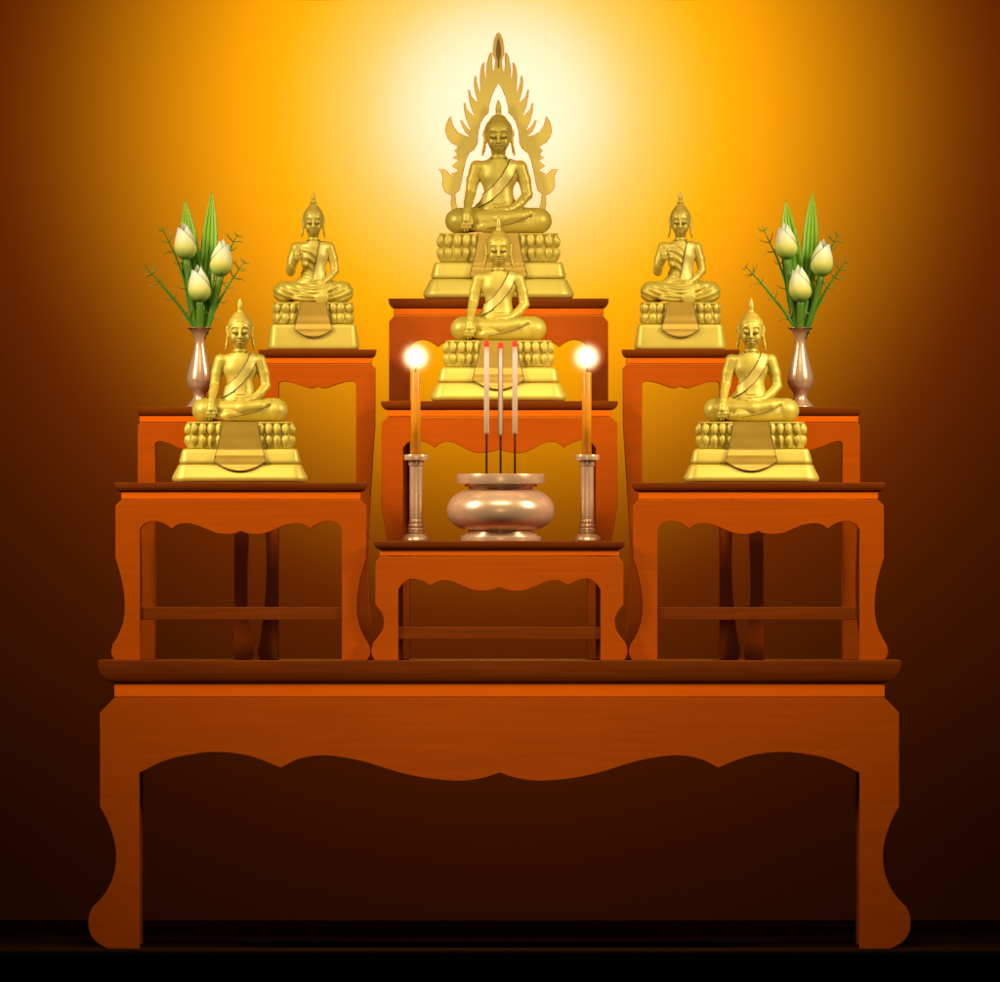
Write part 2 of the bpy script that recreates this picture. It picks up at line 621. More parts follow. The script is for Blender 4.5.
    inn = dict(floor=660.5, seam=384, thick=14, hwA=58, top=(349.4, 357.8, 58.9, 5), strip=(357.8, 363, 54.5),
               apron=(364.0, 368), inner=38.8,
               curve=[[(38.8, 384), (37.3, 382), (33, 381.2), (26, 382.2), (18, 384.8), (11, 387.2), (5, 388), (0, 386.2)]],
               leg=[[(58, 384), (58, 425)],
                    [(58, 425), (55, 470), (51.3, 535), (50.8, 575), (53.3, 613), (56.8, 640)],
                    [(56.8, 640), (59, 650), (58.8, 656), (57, 660.5)]])
    altar_table('tall narrow table at the inner left under the smaller left statue', 317.2, 0.50, 0.34, inn)
    altar_table('tall narrow table at the inner right under the smaller right statue', 681.0, 0.50, 0.34, inn)

    out = dict(floor=660.5, seam=444, thick=14, hwA=57, top=(407.6, 415.8, 57.6, 3.5), strip=(416, 421.4, 55.2),
               apron=(422.4, 427), inner=39.5,
               curve=[[(39.5, 444), (38, 442), (34, 441.4), (27, 443.2), (18, 447.4), (10, 449.6), (4, 450), (0, 448.6)]],
               leg=[[(57, 444), (57, 480)],
                    [(57, 480), (55, 510), (53, 550), (52.5, 590), (53.8, 620), (56.5, 642)],
                    [(56.5, 642), (59, 650), (58.8, 656), (57.5, 660.5)]])
    altar_table('narrow table at the outer left under the left vase of lotus', 194.8, 0.46, 0.34, out)
    altar_table('narrow table at the outer right under the right vase of lotus', 803.0, 0.46, 0.34, out)


# ---------------------------------------------------------------- cast figures: smooth distance fields turned into one skin
class Field:
    def __init__(self, lo, hi, h):
        self.lo = np.array(lo, np.float32)
        self.h = h
        self.n = [int(math.ceil((hi[i] - lo[i]) / h)) + 1 for i in range(3)]
        self.F = np.full(self.n, 30.0, np.float32)

    def _sub(self, lo, hi):
        a = [max(0, int(math.floor((lo[i] - self.lo[i]) / self.h))) for i in range(3)]
        b = [min(self.n[i], int(math.ceil((hi[i] - self.lo[i]) / self.h)) + 1) for i in range(3)]
        sl = tuple(slice(a[i], max(a[i], b[i])) for i in range(3))
        ax = [self.lo[i] + self.h * np.arange(a[i], max(a[i], b[i]), dtype=np.float32) for i in range(3)]
        return sl, ax[0][:, None, None], ax[1][None, :, None], ax[2][None, None, :]

    def full(self):
        return self._sub(self.lo, self.lo + self.h * np.array(self.n))

    @staticmethod
    def smin(a, b, k):
        if k <= 0:
            return np.minimum(a, b)
        hh = np.maximum(k - np.abs(a - b), 0) / k
        return np.minimum(a, b) - hh * hh * k * 0.25

    def put(self, d, sl, k, cut):
        if cut:
            self.F[sl] = -self.smin(-self.F[sl], d, k)
        else:
            self.F[sl] = self.smin(self.F[sl], d, k)

    def ell(self, c, r, k=2.0, cut=False, rot=0.0):
        m = max(r) + k + 1.5
        sl, X, Y, Zz = self._sub([c[i] - m for i in range(3)], [c[i] + m for i in range(3)])
        x, y, z = X - c[0], Y - c[1], Zz - c[2]
        if rot:
            ca, sa = math.cos(rot), math.sin(rot)
            x, z = x * ca + z * sa, -x * sa + z * ca
        k0 = np.sqrt((x / r[0]) ** 2 + (y / r[1]) ** 2 + (z / r[2]) ** 2)
        k1 = np.sqrt((x / r[0] ** 2) ** 2 + (y / r[1] ** 2) ** 2 + (z / r[2] ** 2) ** 2) + 1e-6
        self.put(k0 * (k0 - 1) / k1, sl, k, cut)

    def cap(self, a, b, ra, rb=None, k=2.0, cut=False, flat=1.0):
        """tapered capsule; flat < 1 squashes it in depth"""
        rb = ra if rb is None else rb
        m = max(ra, rb) + k + 1.5
        sl, X, Y, Zz = self._sub([min(a[i], b[i]) - m for i in range(3)], [max(a[i], b[i]) + m for i in range(3)])
        v = [b[i] - a[i] for i in range(3)]
        x, y, z = X - a[0], Y - a[1], Zz - a[2]
        t = np.clip((x * v[0] + y * v[1] + z * v[2]) / (v[0] ** 2 + v[1] ** 2 + v[2] ** 2 + 1e-9), 0, 1)
        d = np.sqrt((x - v[0] * t) ** 2 + ((y - v[1] * t) / flat) ** 2 + (z - v[2] * t) ** 2) - (ra + (rb - ra) * t)
        self.put(d * (flat if flat < 1 else 1), sl, k, cut)

    def chain(self, pts, rad, k=1.5, kk=1.5, cut=False):
        for i in range(len(pts) - 1):
            self.cap(pts[i], pts[i + 1], rad[i], rad[i + 1], k if i == 0 else kk, cut)

    def mesh(self):
        return nets(self.F, self.h, self.lo)


def nets(F, h, lo):
    """surface nets: grid field -> quads"""
    n = F.shape
    ins = F < 0
    cnt = np.zeros([i - 1 for i in n], np.uint8)
    for a in (0, 1):
        for b in (0, 1):
            for c in (0, 1):
                cnt += ins[a:n[0] - 1 + a, b:n[1] - 1 + b, c:n[2] - 1 + c]
    act = np.nonzero((cnt > 0) & (cnt < 8))
    I, J, K = act
    idx = np.full(cnt.shape, -1, np.int32)
    idx[act] = np.arange(len(I), dtype=np.int32)
    corners = [(a, b, c) for a in (0, 1) for b in (0, 1) for c in (0, 1)]
    val = np.stack([F[I + a, J + b, K + c] for a, b, c in corners], 1)
    P = np.zeros((len(I), 3), np.float32)
    W = np.zeros(len(I), np.float32)
    for p in range(8):
        for q in range(p + 1, 8):
            df = [corners[q][i] - corners[p][i] for i in range(3)]
            if sum(abs(d) for d in df) != 1:
                continue
            va, vb = val[:, p], val[:, q]
            m = (va < 0) != (vb < 0)
            t = np.where(m, va / np.where(m, va - vb, 1), 0)
            for i in range(3):
                P[:, i] += np.where(m, corners[p][i] + t * df[i], 0)
            W += m
    P = (P / W[:, None] + np.stack([I, J, K], 1)) * h + np.array(lo)[None, :]
    quads = []
    for ax in range(3):
        sl0 = [slice(None)] * 3
        sl1 = [slice(None)] * 3
        sl0[ax] = slice(0, n[ax] - 1)
        sl1[ax] = slice(1, n[ax])
        ch = ins[tuple(sl0)] != ins[tuple(sl1)]
        e = np.nonzero(ch)
        u, v = [(1, 2), (2, 0), (0, 1)][ax]
        ok = (e[u] > 0) & (e[v] > 0) & (e[u] < n[u] - 1) & (e[v] < n[v] - 1)
        e = [q[ok] for q in e]
        flip = ins[tuple(e)]
        q4 = []
        for du, dv in ((1, 1), (0, 1), (0, 0), (1, 0)):
            w = [q.copy() for q in e]
            w[u] = w[u] - du
            w[v] = w[v] - dv
            q4.append(idx[tuple(w)])
        q4 = np.stack(q4, 1)
        q4[~flip] = q4[~flip][:, ::-1]
        quads.append(q4)
    return P, np.concatenate(quads, 0)


def np_mesh(name, P, Q, mat):
    me = bpy.data.meshes.new(name)
    me.vertices.add(len(P))
    me.vertices.foreach_set('co', np.ascontiguousarray(P, np.float32).ravel())
    me.loops.add(len(Q) * 4)
    me.loops.foreach_set('vertex_index', np.ascontiguousarray(Q, np.int32).ravel())
    me.polygons.add(len(Q))
    me.polygons.foreach_set('loop_start', np.arange(0, len(Q) * 4, 4, dtype=np.int32))
    me.polygons.foreach_set('use_smooth', np.ones(len(Q), bool))
    me.update(calc_edges=True)
    me.validate()
    me.materials.append(mat)
    return me


def poly_dist(X, Z, pts):
    d = None
    for (ax, az), (bx, bz) in zip(pts[:-1], pts[1:]):
        vx, vz = bx - ax, bz - az
        t = np.clip(((X - ax) * vx + (Z - az) * vz) / (vx * vx + vz * vz), 0, 1)
        e = np.sqrt((X - ax - vx * t) ** 2 + (Z - az - vz * t) ** 2)
        d = e if d is None else np.minimum(d, e)
    return d


def torso(fl):
    fl.ell((0, 8, 20), (22, 15, 13), 4)
    fl.ell((0, 7, 34), (13.6, 10.5, 15), 6)
    fl.ell((0, 8, 53), (17.2, 10.8, 15), 6)
    fl.ell((0, 9, 63), (19.5, 8.0, 6.2), 5)
    fl.cap((0, 9, 60), (0, 8, 72), 8.5, 6.2, 5)


def head(fl):
    # neck with its three rings
    fl.cap((0, 8, 66), (0, 6.5, 82), 6.3, 6.0, 3)
    for zz in (69.5, 73.2):
        sl, X, Y, Z = fl._sub((-9, -3, zz - 3), (9, 18, zz + 3))
        q = np.sqrt(X ** 2 + (Y - 7.2) ** 2) - 6.7
        d = np.sqrt(q * q + (Z - zz) ** 2) - 0.75
        fl.put(d, sl, 0.6, True)
    fl.ell((0, 6, 95), (12.0, 13, 13), 2)
    fl.ell((0, 2.6, 88), (10.3, 11.0, 12.4), 4)
    fl.ell((0, -3.5, 79.4), (4.0, 4.2, 3.6), 3)
    # brow and nose
    for s in (-1, 1):
        arc = [(s * 1.2, -9.0, 92.3), (s * 2.8, -8.9, 94.3), (s * 5.2, -7.9, 95.2), (s * 7.6, -5.6, 94.2), (s * 8.9, -3.6, 92.0)]
        fl.chain(arc, [0.75, 0.8, 0.8, 0.7, 0.5], 0.7, 0.5)
        fl.ell((s * 4.7, -6.9, 90.5), (3.1, 2.3, 2.5), 0.7)                     # lids
        slit = [(s * 1.9, -9.3, 89.3), (s * 3.4, -9.7, 88.6), (s * 5.2, -9.2, 88.5), (s * 7.6, -6.8, 89.6)]
        fl.chain(slit, [0.5, 0.95, 0.95, 0.4], 0.3, 0.3, cut=True)
        fl.ell((s * 5.4, -4.4, 84.4), (3.2, 3.2, 4), 3)
        fl.ell((s * 1.7, -10.0, 84.5), (1.4, 1.5, 1.1), 0.8)
    fl.cap((0, -8.8, 93.0), (0, -11.4, 85.2), 1.15, 1.55, 1.4)
    fl.ell((0, -11.0, 84.7), (1.7, 1.8, 1.4), 0.8)
    for s in (-1, 1):
        fl.ell((s * 1.0, -11.4, 83.2), (0.7, 1.0, 0.7), 0.3, cut=True)
        fl.cap((s * 0.2, -8.9, 81.9), (s * 3.2, -7.3, 81.4), 1.0, 0.55, 0.6)    # upper lip
        fl.cap((0, -9.3, 81.05), (s * 3.5, -7.4, 81.2), 0.48, 0.4, 0.25, cut=True)
    fl.ell((0, -8.1, 79.9), (2.5, 1.6, 1.05), 0.6)
    # long lobed ears
    for s in (-1, 1):
        fl.cap((s * 12.0, 5.5, 94.5), (s * 11.9, 4.6, 85), 1.9, 1.4, 0.8)
        fl.cap((s * 12.6, 5.2, 95.2), (s * 13.6, 6.0, 91), 1.0, 0.9, 0.6)
        fl.cap((s * 12.0, 4.8, 86), (s * 13.4, 4.6, 77), 1.3, 1.35, 0.8)
        fl.cap((s * 13.4, 4.6, 77), (s * 14.4, 4.4, 72.6), 1.35, 0.8, 0.8)


def crossed_legs(fl, robe=False):
    kk = 3.0 if robe else 1.4
    for s in (-1, 1):
        fl.cap((s * 12, 8, 13.5), (s * 35.5, -2, 11.4), 12.0, 11.6, 3)
        fl.ell((s * 35, -4, 11.4), (12.6, 13.5, 11.6), 3)
    fl.cap((35, -6, 9.4), (-12, -19, 6.6), 9.6, 6.4, kk)                        # lower shin
    fl.ell((-17, -18, 5.4), (9, 6, 4.6), kk)
    fl.chain([(-35, -7, 12.0), (2, -17, 13.2), (20, -15.5, 16.0), (30, -11, 18.6)], [10.2, 7.4, 5.4, 3.4], 0.5, 2.5)
    if not robe:
        fl.ell((24, -13.5, 17.4), (8.5, 4.6, 3.8), 1.2, rot=0.3)
        line = [(-10, -26, 4.3), (4, -25.5, 7.0), (16, -22.5, 10.4), (25, -18.5, 13.8), (31, -14.2, 16.8)]
        fl.chain(line, [0.5, 0.6, 0.6, 0.6, 0.5], 0.3, 0.3, cut=True)
        for k in range(4):
            fl.cap((29.5 - 0.3 * k, -13.8 + 1.6 * k, 17.6 + 0.9 * k), (33 - 0.4 * k, -11.5 + 1.5 * k, 18.6 + 0.9 * k), 1.2, 0.9, 0.4)


def hand_down(fl):
    """hand laid over the shin, fingers towards the pedestal"""
    fl.chain([(-28.4, -19.5, 21), (-29.0, -23.2, 16.5), (-29.2, -24.6, 12.0)], [3.5, 3.7, 4.0], 1.5, 1.5)
    for k, (x, ln, bend) in enumerate(((-32.6, 8.0, 0.4), (-30.4, 9.6, 0.2), (-28.1, 9.3, 0.0), (-25.9, 7.6, -0.3))):
        fl.chain([(x * 0.5 - 14.4, -25.2, 11), (x, -26.6, 8.4), (x - bend, -26.4, 5.2), (x - bend, -24.8, 11.6 - ln)], [1.5, 1.3, 1.15, 0.85], 0.5, 0.4)
    fl.chain([(-26.2, -22.5, 16), (-24.4, -24.4, 12.0), (-23.8, -25.2, 8.4)], [1.7, 1.4, 1.0], 0.8, 0.5)


def hand_lap(fl):
    fl.chain([(12, -7.5, 22.6), (6, -11.5, 21.8), (0.5, -14, 21.4)], [3.4, 3.3, 3.2], 1.5, 1.5)
    for k in range(4):
        y = -16.6 + 2.1 * k
        L_ = (7.4, 9.2, 9.8, 8.4)[k]
        fl.chain([(0, y + 0.6, 21.2), (-4.5, y, 21.9), (-1.5 - L_, y + 0.4, 21.0)], [1.35, 1.25, 0.85], 0.6, 0.4)
    fl.chain([(4.5, -12.5, 23.6), (0.5, -12.6, 25.0), (-3.6, -13.2, 24.6)], [1.5, 1.3, 0.9], 0.8, 0.5)


def hand_raised(fl):
    fl.chain([(-21.6, -12, 45.5), (-19.6, -16.2, 50.5), (-19.3, -16.6, 54.0)], [3.4, 4.2, 4.5], 1.5, 1.2)
    for x, x2, top in ((-23.0, -24.2, 61.5), (-20.4, -20.8, 65.0), (-17.8, -17.4, 64.2)):
        fl.chain([(x, -16.8, 55), (x * 0.5 + x2 * 0.5, -17.3, 59), (x2, -17.8, top)], [1.55, 1.4, 0.95], 0.5, 0.4)
    fl.chain([(-15.8, -16.8, 54.5), (-13.8, -18.0, 57.9), (-13.6, -20.2, 56.2)], [1.4, 1.3, 1.0], 0.6, 0.4)     # ring of index and thumb
    fl.chain([(-16.2, -16.8, 49.6), (-13.4, -18.8, 52.0), (-13.2, -20.4, 55.0)], [1.7, 1.4, 1.0], 0.8, 0.5)


def figure(kind):
    """kind 'earth': one hand reaching down; kind 'blessing': one hand raised, robed"""
    h = VOX
    fl = Field((-51, -31, -2), (51, 24, 111.5), h)
    sl, X, Y, Z = fl.full()
    torso(fl)
    T = fl.F.copy()
    robe = kind == 'blessing'
    crossed_legs(fl, robe)
    if robe:
        # draped cloth: raised ridges running around torso and legs
        F = fl.F
        ph = (X * 0.55 + Z * 0.75)
        w = np.clip((Z - 26) / 6, 0, 1) * np.clip((66 - Z) / 6, 0, 1)
        F -= (0.62 * np.sin(ph * 0.95 + 0.02 * X * X) * w * np.clip((4 - X) / 4, 0, 1)).astype(np.float32)
        wl = np.clip((24 - Z) / 5, 0, 1)
        rad = np.sqrt(X ** 2 + (2.2 * (Z - 26)) ** 2)
        F -= (0.45 * np.sin(rad * 0.62) * wl).astype(np.float32)
    # arms: viewer's left, then viewer's right
    if robe:
        fl.chain([(-20, 8.5, 61.2), (-25.2, 7.5, 48), (-27.2, 4.5, 35)], [7.2, 6.2, 5.2], 2.2, 1.5)
        fl.chain([(-27.2, 4.0, 35), (-24.6, -6, 41), (-21.6, -12, 46.5)], [5.2, 4.3, 3.4], 1.5, 1.2)
        hand_raised(fl)
    else:
        fl.chain([(-19.3, 8.5, 61.2), (-23.2, 8.0, 49), (-25.4, 6.0, 36.5)], [6.8, 5.7, 4.8], 2.2, 1.5)
        fl.chain([(-25.4, 5.6, 36.5), (-27.0, -7, 29.5), (-28.4, -19.5, 21)], [4.8, 4.3, 3.4], 1.2, 1.2)
        hand_down(fl)
    fl.chain([(19.3, 8.5, 61.2), (23.6, 8.0, 49), (26.0, 6.0, 36.0)], [6.8, 5.7, 4.8], 2.2, 1.5)
    fl.chain([(26.0, 5.6, 35.8), (20.0, -1.5, 28.5), (12.0, -7.5, 22.8)], [4.8, 4.3, 3.4], 1.2, 1.2)
    hand_lap(fl)
    head(fl)
    if robe:                                                    # cloth tail falling over the ankles
        fl.cap((9, -18.5, 20), (10, -23.5, 6), 5.5, 8.5, 2.5, flat=0.35)
    fl.F = np.maximum(fl.F, (-Z).astype(np.float32) + 0.0 * fl.F)   # flat underside
    body = fl.mesh()
    # sash lying over the torso
    if robe:
        band = np.maximum(np.abs(X - (0.20 * (Z - 30) + 7.5)) - 7.2, np.maximum(Z - 68.6, 25 - Z))
        band = band + 0 * Y
        sash_f = np.maximum(T - 1.5, np.maximum(band, Y - 12))
        flap_f = None
    else:
        pts = [(17.0, 74.0), (12.6, 62), (7.0, 51.5), (-1.0, 41.5), (-9, 34.5), (-19, 28.5)]
        d = poly_dist(X, Z, pts)
        band = (d - 4.7) + 0 * Y
        sash_f = np.maximum(T - 1.05, np.maximum(band, Z - 70.5))
        fb = np.maximum(np.abs(X - 0.2) - 4.8, np.maximum(Z - 47, 27.2 - Z))
        flap_f = np.maximum(T - 0.75, np.maximum(fb + 0 * Y, Y - 5))
    parts = {'body': body, 'sash': nets(sash_f, h, fl.lo)}
    parts['sash_border'] = nets(np.maximum(sash_f - 0.22, -band - 0.62), h, fl.lo)
    if flap_f is not None:
        parts['robe_flap'] = nets(flap_f, h, fl.lo)
    # lacquered brows, eye lines and mouth
    ln = Field((-13, -16, 76), (13, 4, 98), 0.3)
    for s in (-1, 1):
        ln.chain([(s * 1.4, -9.5, 92.6), (s * 2.8, -9.4, 94.7), (s * 5.2, -8.3, 95.6), (s * 7.6, -6.0, 94.6), (s * 9.0, -3.9, 92.2)], [0.35, 0.48, 0.48, 0.42, 0.3], 0, 0)
    parts['eyebrows'] = ln.mesh()
    ln = Field((-13, -16, 76), (13, 4, 98), 0.3)
    for s in (-1, 1):
        ln.chain([(s * 1.9, -9.0, 89.3), (s * 3.4, -9.25, 88.6), (s * 5.2, -8.8, 88.5), (s * 7.6, -6.5, 89.6)], [0.45, 0.85, 0.85, 0.4], 0, 0)
    parts['eyes'] = ln.mesh()
    ln = Field((-13, -16, 76), (13, 4, 98), 0.3)
    ln.chain([(-3.7, -7.4, 81.5), (-1.6, -8.9, 81.0), (0, -9.55, 80.9), (1.6, -8.9, 81.0), (3.7, -7.4, 81.5)], [0.4, 0.5, 0.5, 0.5, 0.4], 0, 0)
    parts['mouth'] = ln.mesh()
    if not robe:
        ln = Field((-20, -32, -1), (40, -5, 26), 0.4)
        ln.chain([(-10, -25.6, 4.3), (4, -25.1, 7.0), (16, -22.1, 10.4), (25, -18.1, 13.8), (31, -13.8, 16.8)], [0.4, 0.5, 0.5, 0.5, 0.4], 0, 0)
        parts['robe_line'] = ln.mesh()
    # hair cap
    hf = Field((-15, -12, 78), (15, 22, 111.5), h)
    sl, X, Y, Z = hf.full()
    hf.ell((0, 6.1, 95.2), (12.7, 13.6, 13.2), 2)
    hf.ell((0, 6.4, 106.5), (6.6, 6.6, 4.2), 3)
    line = 100.6 - 0.055 * X * X - 0.0 * Y
    back = np.clip((Y - 1) * 1.5, 0, 24)
    hf.F = np.maximum(hf.F, line - back - Z)
    parts['hair'] = hf.mesh()
    return parts


def tier(prof, hx, hy, r, name, mat, parent):
    """moulded slab: prof = (outset, z) from bottom to top"""
    mb = MB()
    rings = []
    for o, z in prof:
        rings.append([(x * S, y * S, z * S) for x, y in rrect(hx + o, hy + o, r + o, 7)])
    mb.rings(rings)
    return mb.build(name, mat, parent, angle=50)


def rounded(profile, r, n=4):
    """rounds the corners of an (o,z) profile"""
    out = []
    for i, p in enumerate(profile):
        if i == 0 or i == len(profile) - 1:
            out.append(p)
            continue
        a, c = Vector(profile[i - 1]), Vector(profile[i + 1])
        q = Vector(p)
        da, dc = (a - q), (c - q)
        ra = min(r, da.length * 0.48)
        rc = min(r, dc.length * 0.48)
        s, e = q + da.normalized() * ra, q + dc.normalized() * rc
        for k in range(n + 1):
            t = k / n
            out.append(tuple((1 - t) ** 2 * s + 2 * t * (1 - t) * q + t * t * e))
    return out


def perimeter(hx, hy, r, step):
    """evenly spaced points with outward normals round a rounded rectangle, symmetric about the middle of the front"""
    pts = rrect(hx, hy, r, 24)
    n = len(pts)
    seg = [(Vector(pts[i]), Vector(pts[(i + 1) % n])) for i in range(n)]
    L = sum((b - a).length for a, b in seg)
    # start in the middle of the front (y = -hy)
    k = max(4, int(round(L / step)))
    k -= k % 2
    stp = L / k
    dense = []
    acc = 0
    for a, b in seg:
        l = (b - a).length
        dense.append((acc, a, b, l))
        acc += l
    # arc position of (0,-hy)
    s0 = next(ac + (Vector((0, -hy)) - a).length for ac, a, b, l in dense if abs(a.y + hy) < 1e-4 and abs(b.y + hy) < 1e-4 and a.x <= 0 <= b.x)
    res = []
    for i in range(k):
        s = (s0 + (i + 0.5) * stp) % L
        for ac, a, b, l in dense:
            if l > 1e-9 and ac <= s <= ac + l:
                p = a + (b - a) * ((s - ac) / l)
                t = (b - a).normalized()
                res.append((p, Vector((t.y, -t.x))))
                break
    return res, stp


def lotus_band(hx, hy, r, z0, z1, step, parent, ribs=True):
    mb = MB()
    zm = (z0 + z1) / 2
    prof = [(-5, z0), (-2.5, z0 + 0.3), (-2.2, z0 + 2), (-3.2, zm), (-2.2, z1 - 2), (-1.0, z1 - 1.2), (-1.4, z1 - 0.2), (-5, z1)]
    rings = [[(x * S, y * S, z * S) for x, y in rrect(hx + o, hy + o, r + o, 7)] for o, z in prof]
    mb.rings(rings)
    pts, stp = perimeter(hx - 4.0, hy - 4.0, max(r - 4, 2), step)
    hh = (z1 - z0) / 2

    def petal(p, nrm, up, w, h, depth, off, zc, point):
        tg = Vector((-nrm.y, nrm.x))
        nu, nv = 14, 12
        v = []
        for i in range(nv + 1):
            lat = math.pi * i / nv
            t = -math.cos(lat)                     # -1 base .. 1 tip
            wr = math.sin(lat)
            k = 1.0 if t < 0 else 1 - point * t * t
            for j in range(nu):
                a = 2 * math.pi * j / nu
                lx = w * wr * k * math.cos(a)
                ly = depth * wr * math.sin(a) + off + (0.5 * t * t if t > 0 else 0)
                lz = up * h * t + zc
                q = p + tg * lx + nrm * ly
                v.append((q.x * S, q.y * S, lz * S))
        f = []
        for i in range(nv):
            for j in range(nu):
                f.append((i * nu + j, i * nu + (j + 1) % nu, (i + 1) * nu + (j + 1) % nu, (i + 1) * nu + j))
        mb.add(v, f)
    for p, nrm in pts:
        for up in (1, -1):
            zc = zm + up * (hh * 0.47)
            petal(p, nrm, up, stp * (0.50 if ribs else 0.54), hh * 0.54, 2.6 if ribs else 3.4, 0.8, zc, 0.45)
            if ribs:
                petal(p, nrm, up, stp * 0.36, hh * 0.42, 2.0, 2.5, zc - up * 0.8, 0.45)
                petal(p, nrm, up, stp * 0.21, hh * 0.28, 1.4, 3.9, zc - up * 1.6, 0.30)
    o = mb.build('lotus_band', M['gold'], parent, smooth=True)
    return o


def drape(parent, top_hw, bot_hw, z_top, z_corner, z_bot, ypts):
    """cloth hanging over the front of the pedestal; ypts = [(z, y)] from top down"""
    zs = [p[0] for p in ypts]
    ys = [p[1] for p in ypts]

    def yy(z):
        for i in range(len(zs) - 1):
            if zs[i] >= z >= zs[i + 1]:
                t = (zs[i] - z) / (zs[i] - zs[i + 1] + 1e-9)
                t = t * t * (3 - 2 * t)
                return ys[i] + (ys[i + 1] - ys[i]) * t
        return ys[-1] if z < zs[-1] else ys[0]
    nu, nv = 28, 30
    mb = MB()
    grid = [[], []]
    for side in (0, 1):
        for i in range(nv + 1):
            t = i / nv
            row = []
            for j in range(nu + 1):
                u = -1 + 2 * j / nu
                zl = z_bot + (z_corner - z_bot) * abs(u) ** 2.0      # rounded hem
                z = z_top + (zl - z_top) * t
                tc = (z_top - z) / (z_top - z_corner)
                hwid = top_hw + (bot_hw - top_hw) * min(tc, 1.0) ** 1.35
                if tc > 1:
                    hwid = bot_hw
                y = yy(z) - (0.9 if side == 0 else 0.0)
                row.append((u * hwid * S, y * S, z * S))
            grid[side].append(row)
    W = nu + 1
    v = [p for s in grid for r_ in s for p in r_]
    N = W * (nv + 1)
    f = []
    for i in range(nv):
        for j in range(nu):
            a = i * W + j
            f.append((a, a + 1, a + W + 1, a + W))
            f.append((N + a, N + a + W, N + a + W + 1, N + a + 1))
    for i in range(nv):
        a = i * W
        f.append((a, a + W, N + a + W, N + a))
        a = i * W + nu
        f.append((a, N + a, N + a + W, a + W))
    for j in range(nu):
        f.append((j, N + j, N + j + 1, j + 1))
        a = nv * W + j
        f.append((a, a + 1, N + a + 1, N + a))
    mb.add(v, f)
    cloth = mb.build('altar_cloth', M['gold_cloth'], parent, angle=40)
    # dark piping round the two sides and the hem
    g = grid[0]
    edge = [g[i][0] for i in range(nv + 1)] + [g[nv][j] for j in range(1, nu + 1)] + [g[i][nu] for i in range(nv - 1, -1, -1)]
    pb = MB()
    pb.tube(edge, 0.42 * S, 6)
    pb.build('piping', M['line'], cloth, smooth=True)
    return cloth


def finial(parent, z0, sx=1.0, sz=1.0, y=6.2, knob=False):
    mb = MB()
    if knob:
        prof = [(4.0, -2.4), (4.2, -0.6), (4.0, 0.6), (3.0, 1.2), (3.1, 1.8), (4.4, 3.0), (4.6, 4.2), (3.8, 5.4), (2.5, 6.2), (2.3, 8), (2.8, 11), (2.6, 15), (1.9, 18), (0.9, 20.4), (0.1, 21.4)]
    else:
        prof = [(5.4, -2.6), (5.4, -0.8), (4.6, 0.2), (3.4, 1.0), (2.9, 2.0), (2.6, 3.6), (2.7, 6), (2.5, 9), (1.9, 12), (1.1, 14.3), (0.1, 15.6)]
    c = catmull(prof, 4)
    mb.lathe([(max(r_, 0.02) * S * sx, (z0 + z * sz) * S) for r_, z in c], 24, 0, y * S * sx)
    return mb.build('flame_finial', M['gold'], parent, angle=60)


def copy_thing(root, loc, label, scale=None):
    r_ = root.copy()
    COL.objects.link(r_)
    r_.location = loc
    r_['label'] = label
    if scale:
        r_.scale = scale
    for ch in list(root.children):
        c2 = ch.copy()
        COL.objects.link(c2)
        c2.parent = r_
        for g in list(ch.children):
            g2 = g.copy()
            COL.objects.link(g2)
            g2.parent = c2
    return r_


